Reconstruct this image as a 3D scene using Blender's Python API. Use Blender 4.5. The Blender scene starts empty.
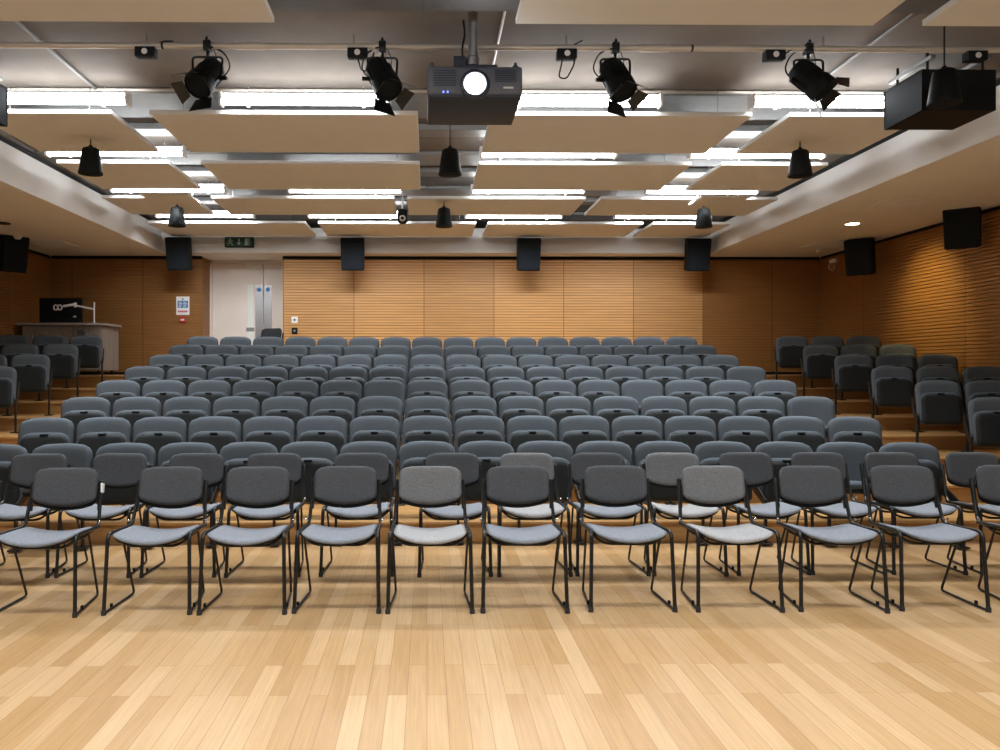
import bpy, bmesh, math, random
from mathutils import Vector, Matrix
random.seed(7)
PI = math.pi
scene = bpy.context.scene
COL = scene.collection.objects

CAM_H = 1.40            # eye height over the stage floor
WALL_Y, WALL_L, WALL_R = 14.0, -6.545, 6.92
SOFFIT_Z, RAFT_Z, LAMP_Z, SLAB_Z = 3.39, 3.63, 3.735, 3.925
SOFFIT_L, SOFFIT_R, BEAM_Y = -4.48, 4.84, 13.6
FRONT_Y = -3.2
ORD = ['first', 'second', 'third', 'fourth', 'fifth', 'sixth', 'seventh', 'eighth', 'ninth', 'tenth', 'eleventh',
       'twelfth', 'thirteenth', 'fourteenth', 'fifteenth', 'sixteenth']

# ------------------------------------------------------------------ materials
# output of the fittings: seating area, back row before the wall, stage end (each with its louvred beam in watts)
TUBE_ROOM, TUBE_BACK, TUBE_STAGE, BEAM_ROOM, BEAM_BACK, BEAM_STAGE, DOWN_W = 23, 14, 12, 35, 31, 27, 150
def mat(name, color, rough=0.5, metal=0.0, spec=0.5, noise=0.0, nscale=40.0, stretch=(1, 1, 1), bump=0.0, bscale=200.0, emit=0.0, ecol=None, coat=0.0):
    m = bpy.data.materials.new(name); m.use_nodes = True
    nt = m.node_tree; b = nt.nodes['Principled BSDF']
    b.inputs['Base Color'].default_value = (*color, 1)
    b.inputs['Roughness'].default_value = rough
    b.inputs['Metallic'].default_value = metal
    b.inputs['Specular IOR Level'].default_value = spec
    b.inputs['Coat Weight'].default_value = coat
    if emit:
        b.inputs['Emission Color'].default_value = (*(ecol or color), 1)
        b.inputs['Emission Strength'].default_value = emit
    if noise or bump:
        tc = nt.nodes.new('ShaderNodeTexCoord'); mp = nt.nodes.new('ShaderNodeMapping')
        mp.inputs['Scale'].default_value = stretch
        nt.links.new(tc.outputs['Object'], mp.inputs['Vector'])
    if noise:
        n = nt.nodes.new('ShaderNodeTexNoise'); n.inputs['Scale'].default_value = nscale; n.inputs['Detail'].default_value = 4
        nt.links.new(mp.outputs['Vector'], n.inputs['Vector'])
        r = nt.nodes.new('ShaderNodeMapRange'); r.inputs['From Min'].default_value = .3; r.inputs['From Max'].default_value = .7
        r.inputs['To Min'].default_value = 1 - noise; r.inputs['To Max'].default_value = 1 + noise
        nt.links.new(n.outputs['Fac'], r.inputs['Value'])
        v = nt.nodes.new('ShaderNodeVectorMath'); v.operation = 'SCALE'; v.inputs[0].default_value = color
        nt.links.new(r.outputs['Result'], v.inputs['Scale']); nt.links.new(v.outputs['Vector'], b.inputs['Base Color'])
    if bump:
        n2 = nt.nodes.new('ShaderNodeTexNoise'); n2.inputs['Scale'].default_value = bscale
        nt.links.new(mp.outputs['Vector'], n2.inputs['Vector'])
        bp = nt.nodes.new('ShaderNodeBump'); bp.inputs['Strength'].default_value = bump; bp.inputs['Distance'].default_value = .004
        nt.links.new(n2.outputs['Fac'], bp.inputs['Height']); nt.links.new(bp.outputs['Normal'], b.inputs['Normal'])
    return m

def plank_mat(name, c1, c2, gap, width, length, rough, axis='y', tint=.14, coat=0.0):
    """strip flooring: rows of boards, each board with a tone of its own, with fine stretched grain"""
    m = bpy.data.materials.new(name); m.use_nodes = True
    nt = m.node_tree; b = nt.nodes['Principled BSDF']; N = nt.nodes.new; L = nt.links.new
    geo = N('ShaderNodeNewGeometry'); sep = N('ShaderNodeSeparateXYZ'); L(geo.outputs['Position'], sep.inputs[0])
    cmb = N('ShaderNodeCombineXYZ')
    if axis == 'y':
        L(sep.outputs['Y'], cmb.inputs['X']); L(sep.outputs['X'], cmb.inputs['Y'])
    else:
        zz = N('ShaderNodeMath'); zz.operation = 'ADD'; L(sep.outputs['Y'], zz.inputs[0]); L(sep.outputs['Z'], zz.inputs[1])
        L(sep.outputs['X'], cmb.inputs['X']); L(zz.outputs[0], cmb.inputs['Y'])
    br = N('ShaderNodeTexBrick'); br.offset = .37; br.offset_frequency = 2; br.squash = 1
    br.inputs['Scale'].default_value = 1; br.inputs['Brick Width'].default_value = length; br.inputs['Row Height'].default_value = width
    br.inputs['Mortar Size'].default_value = .0012; br.inputs['Mortar Smooth'].default_value = .3; br.inputs['Bias'].default_value = 0
    br.inputs['Color1'].default_value = (*c1, 1); br.inputs['Color2'].default_value = (*c2, 1); br.inputs['Mortar'].default_value = (*gap, 1)
    L(cmb.outputs[0], br.inputs['Vector'])
    mp = N('ShaderNodeMapping'); mp.inputs['Scale'].default_value = (2.0, 60, 1); L(cmb.outputs[0], mp.inputs['Vector'])
    ns = N('ShaderNodeTexNoise'); ns.inputs['Scale'].default_value = 1.3; ns.inputs['Detail'].default_value = 6; ns.inputs['Distortion'].default_value = .6
    L(mp.outputs[0], ns.inputs['Vector'])
    mr = N('ShaderNodeMapRange'); mr.inputs['From Min'].default_value = .3; mr.inputs['From Max'].default_value = .7
    mr.inputs['To Min'].default_value = 1 - tint; mr.inputs['To Max'].default_value = 1 + tint * .7; L(ns.outputs['Fac'], mr.inputs['Value'])
    sc = N('ShaderNodeVectorMath'); sc.operation = 'SCALE'; L(br.outputs['Color'], sc.inputs[0]); L(mr.outputs[0], sc.inputs['Scale'])
    L(sc.outputs[0], b.inputs['Base Color'])
    b.inputs['Roughness'].default_value = rough; b.inputs['Coat Weight'].default_value = coat; b.inputs['Coat Roughness'].default_value = .25
    return m

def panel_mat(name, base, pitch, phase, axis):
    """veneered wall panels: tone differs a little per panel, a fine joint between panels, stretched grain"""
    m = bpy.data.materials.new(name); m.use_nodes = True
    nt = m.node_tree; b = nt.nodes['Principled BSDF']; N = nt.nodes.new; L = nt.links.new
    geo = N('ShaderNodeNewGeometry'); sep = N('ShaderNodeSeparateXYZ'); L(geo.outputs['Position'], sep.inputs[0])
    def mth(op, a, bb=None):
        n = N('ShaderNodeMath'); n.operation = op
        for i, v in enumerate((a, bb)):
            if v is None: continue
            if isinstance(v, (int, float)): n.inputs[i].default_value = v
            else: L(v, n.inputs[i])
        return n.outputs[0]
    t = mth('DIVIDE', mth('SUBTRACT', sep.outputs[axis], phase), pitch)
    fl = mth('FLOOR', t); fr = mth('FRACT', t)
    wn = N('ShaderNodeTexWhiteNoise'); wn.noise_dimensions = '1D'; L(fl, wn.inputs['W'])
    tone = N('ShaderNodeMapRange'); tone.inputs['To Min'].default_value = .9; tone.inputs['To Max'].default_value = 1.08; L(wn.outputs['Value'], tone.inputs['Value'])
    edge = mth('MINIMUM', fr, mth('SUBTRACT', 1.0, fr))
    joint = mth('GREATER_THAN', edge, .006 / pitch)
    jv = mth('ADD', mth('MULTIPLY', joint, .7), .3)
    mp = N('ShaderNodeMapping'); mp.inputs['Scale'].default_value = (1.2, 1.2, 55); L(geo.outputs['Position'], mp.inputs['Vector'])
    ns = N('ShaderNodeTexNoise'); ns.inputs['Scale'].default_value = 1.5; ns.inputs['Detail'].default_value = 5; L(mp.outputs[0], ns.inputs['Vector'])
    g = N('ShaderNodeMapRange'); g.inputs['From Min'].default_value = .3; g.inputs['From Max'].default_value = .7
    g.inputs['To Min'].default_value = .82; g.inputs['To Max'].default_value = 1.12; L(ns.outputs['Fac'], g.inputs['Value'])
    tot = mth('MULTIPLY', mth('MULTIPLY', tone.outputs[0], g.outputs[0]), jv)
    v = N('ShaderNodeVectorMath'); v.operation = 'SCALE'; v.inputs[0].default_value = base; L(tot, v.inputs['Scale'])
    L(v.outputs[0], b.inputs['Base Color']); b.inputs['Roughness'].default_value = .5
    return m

M = dict(
    floor=plank_mat('maple_strip_floor', (.56, .38, .205), (.415, .25, .105), (.25, .13, .05), .085, .95, .30, 'y', .12, .12),
    tier=plank_mat('tier_boards', (.46, .265, .10), (.37, .20, .07), (.2, .1, .035), .12, 1.4, .38, 'x', .14),
    slot_backing=mat('dark_slot_backing', (.22, .12, .048), .9),  # groove shade put into the colour, so ribs show under frontal light
    nosing=mat('nosing_wood', (.50, .30, .12), .4, noise=.1, nscale=3, stretch=(1, 30, 30)),
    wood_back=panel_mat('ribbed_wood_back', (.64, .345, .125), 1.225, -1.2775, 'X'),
    wood_dark_shaded=panel_mat('ribbed_wood_dark_shaded', (.33, .15, .04), 1.225, -1.2775, 'X'),  # darker side veneer, lowered further to hold the shade under the soffits
    wood_side=panel_mat('ribbed_wood_side', (.34, .155, .04), 2.4, .6, 'Y'),  # same veneer on the side walls, lowered in the same way
    white=mat('white_paint', (.76, .755, .74), .7, noise=.02, nscale=2),
    raft=mat('raft_white', (.70, .71, .71), .85, noise=.02, nscale=6),
    concrete=mat('concrete_slab', (.155, .132, .112), .85, noise=.22, nscale=1.6, bump=.3, bscale=25),
    duct=mat('galvanised_duct', (.22, .22, .215), .55, .4, noise=.08, nscale=8),
    darkduct=mat('dark_duct', (.10, .105, .11), .6, noise=.15, nscale=4),
    fabric=mat('charcoal_fabric', (.072, .077, .084), .95, spec=.2, noise=.30, nscale=170, bump=.25, bscale=700),
    fabric_light=mat('pale_grey_fabric', (.155, .16, .165), .95, spec=.2, noise=.30, nscale=170, bump=.25, bscale=700),
    seatfab=mat('blue_grey_seat_fabric', (.225, .245, .278), .95, spec=.2, noise=.25, nscale=170, bump=.25, bscale=700),
    seatfab_light=mat('pale_seat_fabric', (.34, .345, .35), .95, spec=.2, noise=.25, nscale=170, bump=.25, bscale=700),
    tipfab=mat('slate_upholstery', (.080, .095, .110), .95, spec=.2, noise=.15, nscale=260, bump=.2, bscale=600),
    tippan=mat('dark_seat_underside', (.0115, .015, .0165), .75, spec=.3, noise=.15, nscale=200),
    blackm=mat('black_steel', (.009, .011, .012), .35, .2),
    blackp=mat('black_plastic', (.008, .010, .0115), .55, spec=.15),
    blackfab=mat('black_cloth', (.013, .014, .016), .9),
    grille=mat('speaker_grille', (.010, .013, .017), .7, 0, .12, noise=.3, nscale=400),
    rubber=mat('rubber', (.02, .02, .02), .8),
    chrome=mat('bright_steel', (.7, .7, .7), .25, .9),
    steel=mat('brushed_steel', (.36, .36, .37), .38, .9, noise=.08, nscale=4, stretch=(60, 60, 1)),
    pipe=mat('painted_pipe', (.52, .47, .41), .4, .3),
    door=mat('cream_door_paint', (.78, .72, .665), .5, noise=.02, nscale=3),
    glass=mat('frosted_door_glass', (.80, .86, .84), .25, spec=.6),
    desk=mat('grey_laminate', (.25, .215, .185), .5, noise=.1, nscale=3, stretch=(8, 8, 1)),
    desktop=mat('desk_top_laminate', (.30, .27, .24), .4, noise=.05, nscale=5),
    projm=mat('projector_shell', (.10, .115, .15), .4, noise=.05, nscale=30),
    projd=mat('projector_base', (.024, .034, .058), .5),
    whitep=mat('white_plastic', (.75, .75, .74), .4),
    lensglow=mat('projector_lens_light', (1, 1, 1), .2, emit=60, ecol=(.92, .96, 1)),
    tube=mat('fluorescent_tube', (1, 1, 1), .4, emit=TUBE_ROOM, ecol=(.95, .975, 1.0)),
    tubeback=mat('fluorescent_tube_back_row', (1, 1, 1), .4, emit=TUBE_BACK, ecol=(.95, .975, 1.0)),
    tubefront=mat('fluorescent_tube_stage', (1, 1, 1), .4, emit=TUBE_STAGE, ecol=(.95, .975, 1.0)),
    lampglow=mat('downlight_glow', (1, 1, 1), .4, emit=40, ecol=(1, .82, .55)),
    blue=mat('sign_blue', (.03, .17, .42), .4), red=mat('alarm_red', (.45, .015, .02), .4), redtext=mat('sign_red', (.55, .05, .12), .5),
    green=mat('exit_green', (.004, .06, .04), .4), signwhite=mat('sign_white', (.78, .8, .8), .5), dimwhite=mat('pictogram_white', (.45, .55, .5), .5),
    blueled=mat('blue_indicator', (.1, .2, 1), .4, emit=2.5, ecol=(.15, .25, 1)),
    backwall=mat('stage_wall_paint', (.6, .58, .55), .8),
)

# ------------------------------------------------------------------ geometry helpers
def B(): return bmesh.new()

def box(bm, x0, x1, y0, y1, z0, z1, bev=0.0, seg=2, mx=None):
    r = bmesh.ops.create_cube(bm, size=1)
    vs = r['verts']
    for v in vs:
        v.co = Vector((x0 + (v.co.x + .5) * (x1 - x0), y0 + (v.co.y + .5) * (y1 - y0), z0 + (v.co.z + .5) * (z1 - z0)))
    if bev:
        es = list({e for v in vs for e in v.link_edges})
        rr = bmesh.ops.bevel(bm, geom=es, offset=bev, segments=seg, profile=.6, affect='EDGES', clamp_overlap=True)
        vs = list({v for f in rr['faces'] for v in f.verts} | {v for v in vs if v.is_valid})
    if mx is not None:
        bmesh.ops.transform(bm, matrix=mx, verts=[v for v in vs if v.is_valid])
    return bm

def fillet(pts, r, n=5):
    P = [Vector(p) for p in pts]; out = [P[0]]
    for i in range(1, len(P) - 1):
        a, b, c = P[i - 1], P[i], P[i + 1]
        d0, d1 = (a - b), (c - b)
        k = min(r, d0.length * .48, d1.length * .48)
        s, e = b + d0.normalized() * k, b + d1.normalized() * k
        for j in range(n + 1):
            t = j / n
            out.append(s * (1 - t) ** 2 + b * 2 * t * (1 - t) + e * t * t)
    out.append(P[-1]); return out

def tube(bm, pts, r, n=8, cap=True, r1=None):
    P = [Vector(p) for p in pts]; rings = []
    up = None
    for i, p in enumerate(P):
        d = (P[min(i + 1, len(P) - 1)] - P[max(i - 1, 0)])
        if d.length < 1e-9: d = Vector((0, 0, 1))
        d.normalize()
        if up is None:
            up = Vector((0, 0, 1)) if abs(d.z) < .9 else Vector((1, 0, 0))
        s = d.cross(up).normalized(); up = s.cross(d).normalized()
        rr = r if r1 is None else r + (r1 - r) * i / (len(P) - 1)
        rings.append([bm.verts.new(p + s * rr * math.cos(2 * PI * k / n) + up * rr * math.sin(2 * PI * k / n)) for k in range(n)])
    for a, b in zip(rings, rings[1:]):
        for k in range(n):
            bm.faces.new((a[k], a[(k + 1) % n], b[(k + 1) % n], b[k]))
    if cap:
        bm.faces.new(rings[0][::-1]); bm.faces.new(rings[-1])
    return bm

def lathe(bm, prof, n=24, mx=None, cap=True):
    """profile of (radius, z) spun about z"""
    rings = []; vs = []
    for r, z in prof:
        ring = [bm.verts.new((r * math.cos(2 * PI * k / n), r * math.sin(2 * PI * k / n), z)) for k in range(n)]
        rings.append(ring); vs += ring
    for a, b in zip(rings, rings[1:]):
        for k in range(n):
            bm.faces.new((a[k], a[(k + 1) % n], b[(k + 1) % n], b[k]))
    if cap:
        bm.faces.new(rings[0][::-1]); bm.faces.new(rings[-1])
    if mx is not None:
        bmesh.ops.transform(bm, matrix=mx, verts=vs)
    return bm

def prism(bm, outline, h, mx=None):
    """outline in x/z, thickness h along y"""
    a = [bm.verts.new((x, 0, z)) for x, z in outline]; b = [bm.verts.new((x, h, z)) for x, z in outline]
    bm.faces.new(a); bm.faces.new(b[::-1])
    for i in range(len(a)):
        j = (i + 1) % len(a)
        bm.faces.new((a[j], a[i], b[i], b[j]))
    if mx is not None: bmesh.ops.transform(bm, matrix=mx, verts=a + b)
    return bm

def pad(W, H, rt, rb, t, arch=0.0, botarch=0.0, taper=0.0, fn=None, nu=12, nv=12, pw=8):
    """an upholstered pad standing in the x/z plane, z from 0 to H, half width W, rounded corners, soft edges"""
    bm = B()
    zs = []
    for j in range(nv + 1):
        s = j / nv
        zs.append(H * (.5 - .5 * math.cos(PI * s)) * .6 + H * s * .4)
    def hw(z):
        w = W - taper * (1 - z / H)
        if rt and z > H - rt: return w - rt + math.sqrt(max(0, rt * rt - (z - H + rt) ** 2))
        if rb and z < rb: return w - rb + math.sqrt(max(0, rb * rb - (rb - z) ** 2))
        return w
    us = [math.sin(PI / 2 * (-1 + 2 * i / nu)) * .5 + (-1 + 2 * i / nu) * .5 for i in range(nu + 1)]
    def vert(i, j, side):
        z = zs[j]; u = us[i]; x = u * hw(z); v = 2 * z / H - 1
        th = t / 2 * math.sqrt(max(0, 1 - abs(u) ** pw)) * math.sqrt(max(0, 1 - abs(v) ** pw))
        k = (x / W) ** 2
        zz = z - arch * k * max(0, z / H) + botarch * k * max(0, 1 - z / H)
        co = Vector((x, side * th, zz))
        return bm.verts.new(fn(co) if fn else co)
    F = [[vert(i, j, -1) for i in range(nu + 1)] for j in range(nv + 1)]
    K = [[F[j][i] if i in (0, nu) or j in (0, nv) else vert(i, j, 1) for i in range(nu + 1)] for j in range(nv + 1)]
    for j in range(nv):
        for i in range(nu):
            bm.faces.new((F[j][i], F[j][i + 1], F[j + 1][i + 1], F[j + 1][i]))
            q = (K[j][i], K[j + 1][i], K[j + 1][i + 1], K[j][i + 1])
            try: bm.faces.new(q)
            except ValueError: pass
    return bm

def obj(name, bm, m, parent=None, smooth=False, loc=(0, 0, 0), rot=(0, 0, 0)):
    bmesh.ops.recalc_face_normals(bm, faces=bm.faces)
    me = bpy.data.meshes.new(name); bm.to_mesh(me); bm.free()
    me.materials.append(m)
    if smooth:
        for p in me.polygons: p.use_smooth = True
        if smooth != 'all':
            me.set_sharp_from_angle(angle=math.radians(40))
    o = bpy.data.objects.new(name, me); COL.link(o)
    o.parent = parent; o.location = loc; o.rotation_euler = rot
    return o

def tag(o, label, cat, group=None):
    o['label'] = label; o['category'] = cat
    if group: o['group'] = group
    return o

def thing(name, label, cat, loc=(0, 0, 0), rz=0.0, group=None):
    o = bpy.data.objects.new(name, None); COL.link(o)
    o.empty_display_size = .1; o.location = loc; o.rotation_euler = (0, 0, rz)
    return tag(o, label, cat, group)

def struct(name, bm, m, smooth=False):
    o = obj(name, bm, m, None, smooth); o['kind'] = 'structure'; return o

def dup(o, parent=None):
    c = o.copy(); COL.link(c); c.parent = parent
    for ch in list(o.children): dup(ch, c)
    return c

def place(proto, used, label, cat, loc, rz, group):
    r = proto if not used.get(proto.name) else dup(proto)
    used[proto.name] = True
    r.location = loc; r.rotation_euler = (0, 0, rz)
    r['label'] = label; r['category'] = cat; r['group'] = group
    return r
USED = {}

def aim(p, d):
    """matrix that puts local -z along direction d at point p"""
    q = Vector(d).to_track_quat('-Z', 'Y')
    return Matrix.Translation(Vector(p)) @ q.to_matrix().to_4x4()

# ------------------------------------------------------------------ the room
def ribbed(bm, along0, along1, z0, z1, to3, pitch=.048, groove=.011, depth=.02, thick=.10):
    prof = []; z = z0
    while z < z1 - 1e-6:
        e = min(z + pitch, z1)
        prof += [(0, z), (0, max(z, e - groove)), (-depth, max(z, e - groove)), (-depth, e)]
        z = e
    prof.append((0, z1)); prof += [(-thick, z1), (-thick, z0)]
    a = [bm.verts.new(to3(along0, o, zz)) for o, zz in prof]; b = [bm.verts.new(to3(along1, o, zz)) for o, zz in prof]
    n = len(prof)
    for i in range(n):
        j = (i + 1) % n
        f = bm.faces.new((a[i], a[j], b[j], b[i]))
        if prof[i][0] == -depth and prof[j][0] == -depth: f.material_index = 1
    return bm

def wall(name, bm, m):
    o = struct(name, bm, m); o.data.materials.append(M['slot_backing']); return o

struct('floor', box(B(), WALL_L - .1, WALL_R + .1, FRONT_Y, WALL_Y + 1, -.12, 0), M['floor'])
LEVEL = [.2 + .155 * k - d for k, d in enumerate((.022, .018, .012, .008, .003, 0, 0))] + [1.32]
RISER = [6.47 + .84 * k for k in range(8)]
for k in range(8):
    z0 = 0 if k == 0 else LEVEL[k - 1]
    struct('floor_tier', box(B(), WALL_L, WALL_R, RISER[k], 14.65, z0, LEVEL[k] - .025), M['tier'])
    y1 = RISER[k + 1] if k < 7 else 14.65
    struct('floor_tread', box(B(), WALL_L, WALL_R, RISER[k] - .025, y1 + .02, LEVEL[k] - .025, LEVEL[k], .004, 1), M['tier'])

# walls
wall('wall_back_side_panel', ribbed(B(), 4.85, WALL_R, 1.32, SOFFIT_Z - .045, lambda a, o, z: (a, WALL_Y - o, z)), M['wood_dark_shaded'])
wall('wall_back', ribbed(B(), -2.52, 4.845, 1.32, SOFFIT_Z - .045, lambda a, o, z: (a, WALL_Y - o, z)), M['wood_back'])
wall('wall_back_door_side', ribbed(B(), WALL_L, -3.94, 1.32, SOFFIT_Z - .045, lambda a, o, z: (a, WALL_Y - o, z)), M['wood_dark_shaded'])
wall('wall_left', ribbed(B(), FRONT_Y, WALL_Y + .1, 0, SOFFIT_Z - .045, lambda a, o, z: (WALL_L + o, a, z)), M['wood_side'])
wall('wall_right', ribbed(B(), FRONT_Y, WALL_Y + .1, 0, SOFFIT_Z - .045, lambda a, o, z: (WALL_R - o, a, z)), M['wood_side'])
struct('wall_front', box(B(), WALL_L - .1, WALL_R + .1, FRONT_Y - .1, FRONT_Y, 0, SLAB_Z), M['backwall'])
# the recess the doors stand in
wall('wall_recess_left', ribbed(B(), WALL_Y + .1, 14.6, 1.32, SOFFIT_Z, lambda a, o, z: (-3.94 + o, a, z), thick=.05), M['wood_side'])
struct('wall_recess_right', box(B(), -2.52, -2.46, WALL_Y + .1, 14.6, 1.32, SOFFIT_Z), M['door'])
struct('wall_recess_back', box(B(), -4.0, -2.4, 14.64, 14.70, 1.32, SOFFIT_Z + .1), M['white'])
# dark shadow gap over the panelling and a dark skirting
struct('trim_1', box(B(), WALL_L, -3.94, WALL_Y + .012, WALL_Y + .1, SOFFIT_Z - .045, SOFFIT_Z), M['blackp'])
struct('trim_2', box(B(), -2.52, WALL_R, WALL_Y + .012, WALL_Y + .1, SOFFIT_Z - .045, SOFFIT_Z), M['blackp'])
struct('trim_3', box(B(), WALL_L - .1, WALL_L - .012, FRONT_Y, WALL_Y, SOFFIT_Z - .045, SOFFIT_Z), M['blackp'])
struct('trim_4', box(B(), WALL_R + .012, WALL_R + .1, FRONT_Y, WALL_Y, SOFFIT_Z - .045, SOFFIT_Z), M['blackp'])
struct('baseboard_back', box(B(), -2.52, WALL_R, WALL_Y - .014, WALL_Y - .001, 1.32, 1.365), M['blackp'])
struct('baseboard_back_door_side', box(B(), WALL_L, -3.94, WALL_Y - .014, WALL_Y - .001, 1.32, 1.365), M['blackp'])
# ceiling: concrete slab, lowered margins, bulkheads
struct('ceiling', box(B(), WALL_L - .1, WALL_R + .1, FRONT_Y - .1, 14.8, SLAB_Z, SLAB_Z + .2), M['concrete'])
FACE_TOP = SOFFIT_Z + .42
struct('ceiling_soffit_left', box(B(), WALL_L - .1, SOFFIT_L, FRONT_Y, 14.8, SOFFIT_Z, FACE_TOP), M['white'])
struct('ceiling_soffit_right', box(B(), SOFFIT_R, WALL_R + .1, FRONT_Y, 14.8, SOFFIT_Z, FACE_TOP), M['white'])
struct('ceiling_bulkhead_back', box(B(), SOFFIT_L, SOFFIT_R, BEAM_Y, 14.8, SOFFIT_Z, FACE_TOP), M['white'])
struct('trim_5', box(B(), WALL_L - .1, SOFFIT_L - .04, FRONT_Y, 14.8, FACE_TOP, FACE_TOP + .07), M['blackp'])
struct('trim_6', box(B(), SOFFIT_R + .04, WALL_R + .1, FRONT_Y, 14.8, FACE_TOP, FACE_TOP + .07), M['blackp'])
struct('trim_7', box(B(), WALL_L - .1, SOFFIT_L - .005, FRONT_Y, 14.8, FACE_TOP + .07, SLAB_Z), M['concrete'])
struct('trim_8', box(B(), SOFFIT_R + .005, WALL_R + .1, FRONT_Y, 14.8, FACE_TOP + .07, SLAB_Z), M['concrete'])
# downstand beams of the slab across the room, grey
BEAMS = ((7.20, 7.9, 3.88), (9.2, 9.7, 3.88), (10.95, 11.4, 3.88), (12.75, 13.2, 3.88))
def above(y):
    """underside of whatever is overhead at depth y"""
    for y0, y1, zb in BEAMS:
        if y0 - .02 <= y <= y1 + .02: return zb - .003
    return SLAB_Z - .095 if 4.7 < y < 5.5 else SLAB_Z - .003
for y0, y1, zb in BEAMS:
    struct('ceiling_beam', box(B(), SOFFIT_L, SOFFIT_R, y0, y1, zb, SLAB_Z, .01, 1), M['duct'])

def ventplate(bm, x0, x1, y0, y1, z):
    box(bm, x0, x1, y0, y1, z - .012, z + .01, .003, 1)
    n = 9
    for i in range(n):
        yy = y0 + .05 + (y1 - y0 - .1) * i / (n - 1)
        box(bm, x0 + .04, x1 - .04, yy - .008, yy + .008, z - .018, z - .010)
    return bm
for lab, x0, y0 in (('beyond the round downlight near the back wall', 6.05, 12.3), ('between the downlight and the stage end', 5.35, 9.05)):
    t = thing('ceiling_vent', 'square slatted air vent in the lowered ceiling ' + lab, 'vent', (x0, y0, SOFFIT_Z), 0, 'ceiling air vents')
    obj('frame', box(B(), 0, .6, 0, .6, -.012, .01, .003, 1), M['white'], t)
    b = B()
    for i in range(11):
        box(b, .05, .55, .06 + .048 * i - .010, .06 + .048 * i + .010, -.02, -.012)
    obj('slat', b, M['white'], t)
t = thing('ceiling_vent', 'square slatted air vent in the lowered ceiling over the lectern', 'vent', (-6.2, 12.4, SOFFIT_Z), 0, 'ceiling air vents')
obj('frame', box(B(), 0, .6, 0, .6, -.012, .01, .003, 1), M['white'], t)
b = B()
for i in range(11):
    box(b, .05, .55, .06 + .048 * i - .010, .06 + .048 * i + .010, -.02, -.012)
obj('slat', b, M['white'], t)

def detector(x, y, z, label):
    t = thing('smoke_detector', label, 'smoke detector', (x, y, z), 0, 'smoke detectors')
    obj('base', lathe(B(), [(.065, 0), (.065, -.02), (.055, -.025)], 20), M['whitep'], t, True)
    obj('sensor_dome', lathe(B(), [(.05, -.025), (.048, -.045), (.03, -.058), (.01, -.06)], 20), M['whitep'], t, True)
detector(6.45, 13.1, SOFFIT_Z, 'small white smoke detector under the lowered ceiling beside the downlit wall')
detector(-6.05, 11.9, SOFFIT_Z, 'small white smoke detector under the lowered ceiling over the lectern')

# downlight in the soffit
t = thing('ceiling_downlight', 'round lit recessed downlight in the lowered ceiling beside the ribbed wall', 'ceiling light', (5.78, 10.8, SOFFIT_Z))
obj('trim_ring', lathe(B(), [(.105, .002), (.105, -.008), (.085, -.008), (.08, .002)], 28, cap=False), M['whitep'], t, True)
obj('lens', lathe(B(), [(.084, -.003), (.084, -.005)], 28), M['lampglow'], t, True)
ld = bpy.data.lights.new('downlight_beam', 'SPOT'); ld.energy = DOWN_W; ld.color = (1, .78, .32); ld.spot_size = math.radians(74); ld.spot_blend = 1.0; ld.shadow_soft_size = .07
lo = bpy.data.objects.new('downlight_beam', ld); COL.link(lo); lo.location = (5.78, 10.8, SOFFIT_Z - .03)
lo.rotation_euler = Vector((1.0, .10, -.95)).to_track_quat('-Z', 'Y').to_euler()
t = thing('ceiling_downlight', 'round unlit recessed downlight in the lowered ceiling in front of the lectern', 'ceiling light', (-5.75, 10.9, SOFFIT_Z))
obj('trim_ring', lathe(B(), [(.105, .002), (.105, -.008), (.085, -.008), (.08, .002)], 28, cap=False), M['blackp'], t, True)
obj('lens', lathe(B(), [(.084, -.003), (.084, -.005)], 28), M['blackp'], t, True)

# ------------------------------------------------------------------ doors in the recess
DY = 14.58
t = thing('door_1', '', 'door', (0, 0, 0)); 
for k in ('label', 'category'): del t[k]
t['kind'] = 'structure'
FZ = 1.32
obj('door_leaf', box(B(), -3.90, -2.975, DY, DY + .05, FZ + .01, SOFFIT_Z - .06, .003, 1), M['door'], t)
obj('door_leaf', box(B(), -2.965, -2.54, DY, DY + .05, FZ + .01, SOFFIT_Z - .06, .003, 1), M['door'], t)
b = B(); box(b, -3.94, -3.905, DY - .02, DY + .06, FZ, SOFFIT_Z); box(b, -3.94, -2.52, DY - .02, DY + .06, SOFFIT_Z - .055, SOFFIT_Z)
obj('frame', b, M['door'], t)
obj('vision_panel', box(B(), -3.265, -3.155, DY - .006, DY, 2.17, 2.95, .002, 1), M['glass'], t)
obj('vision_panel', box(B(), -3.265, -3.155, DY - .006, DY, 1.6, 2.10, .002, 1), M['glass'], t)
b = B(); box(b, -3.285, -3.135, DY - .004, DY, 2.10, 2.17)
obj('glazing_bead', b, M['steel'], t)
obj('push_plate', box(B(), -3.12, -2.98, DY - .006, DY, 1.9, 2.95, .002, 1), M['steel'], t)
obj('push_plate', box(B(), -2.96, -2.82, DY - .006, DY, 1.9, 2.95, .002, 1), M['steel'], t)
for cx in (-3.05, -2.89):
    o = obj('door_disc', lathe(B(), [(.04, 0), (.04, .004)], 20), M['blue'], t, True, (cx, DY - .006, 2.86), (PI / 2, 0, 0))
obj('door_closer', box(B(), -3.30, -3.0, DY - .06, DY, 3.27, 3.335, .006, 1), M['whitep'], t)

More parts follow.
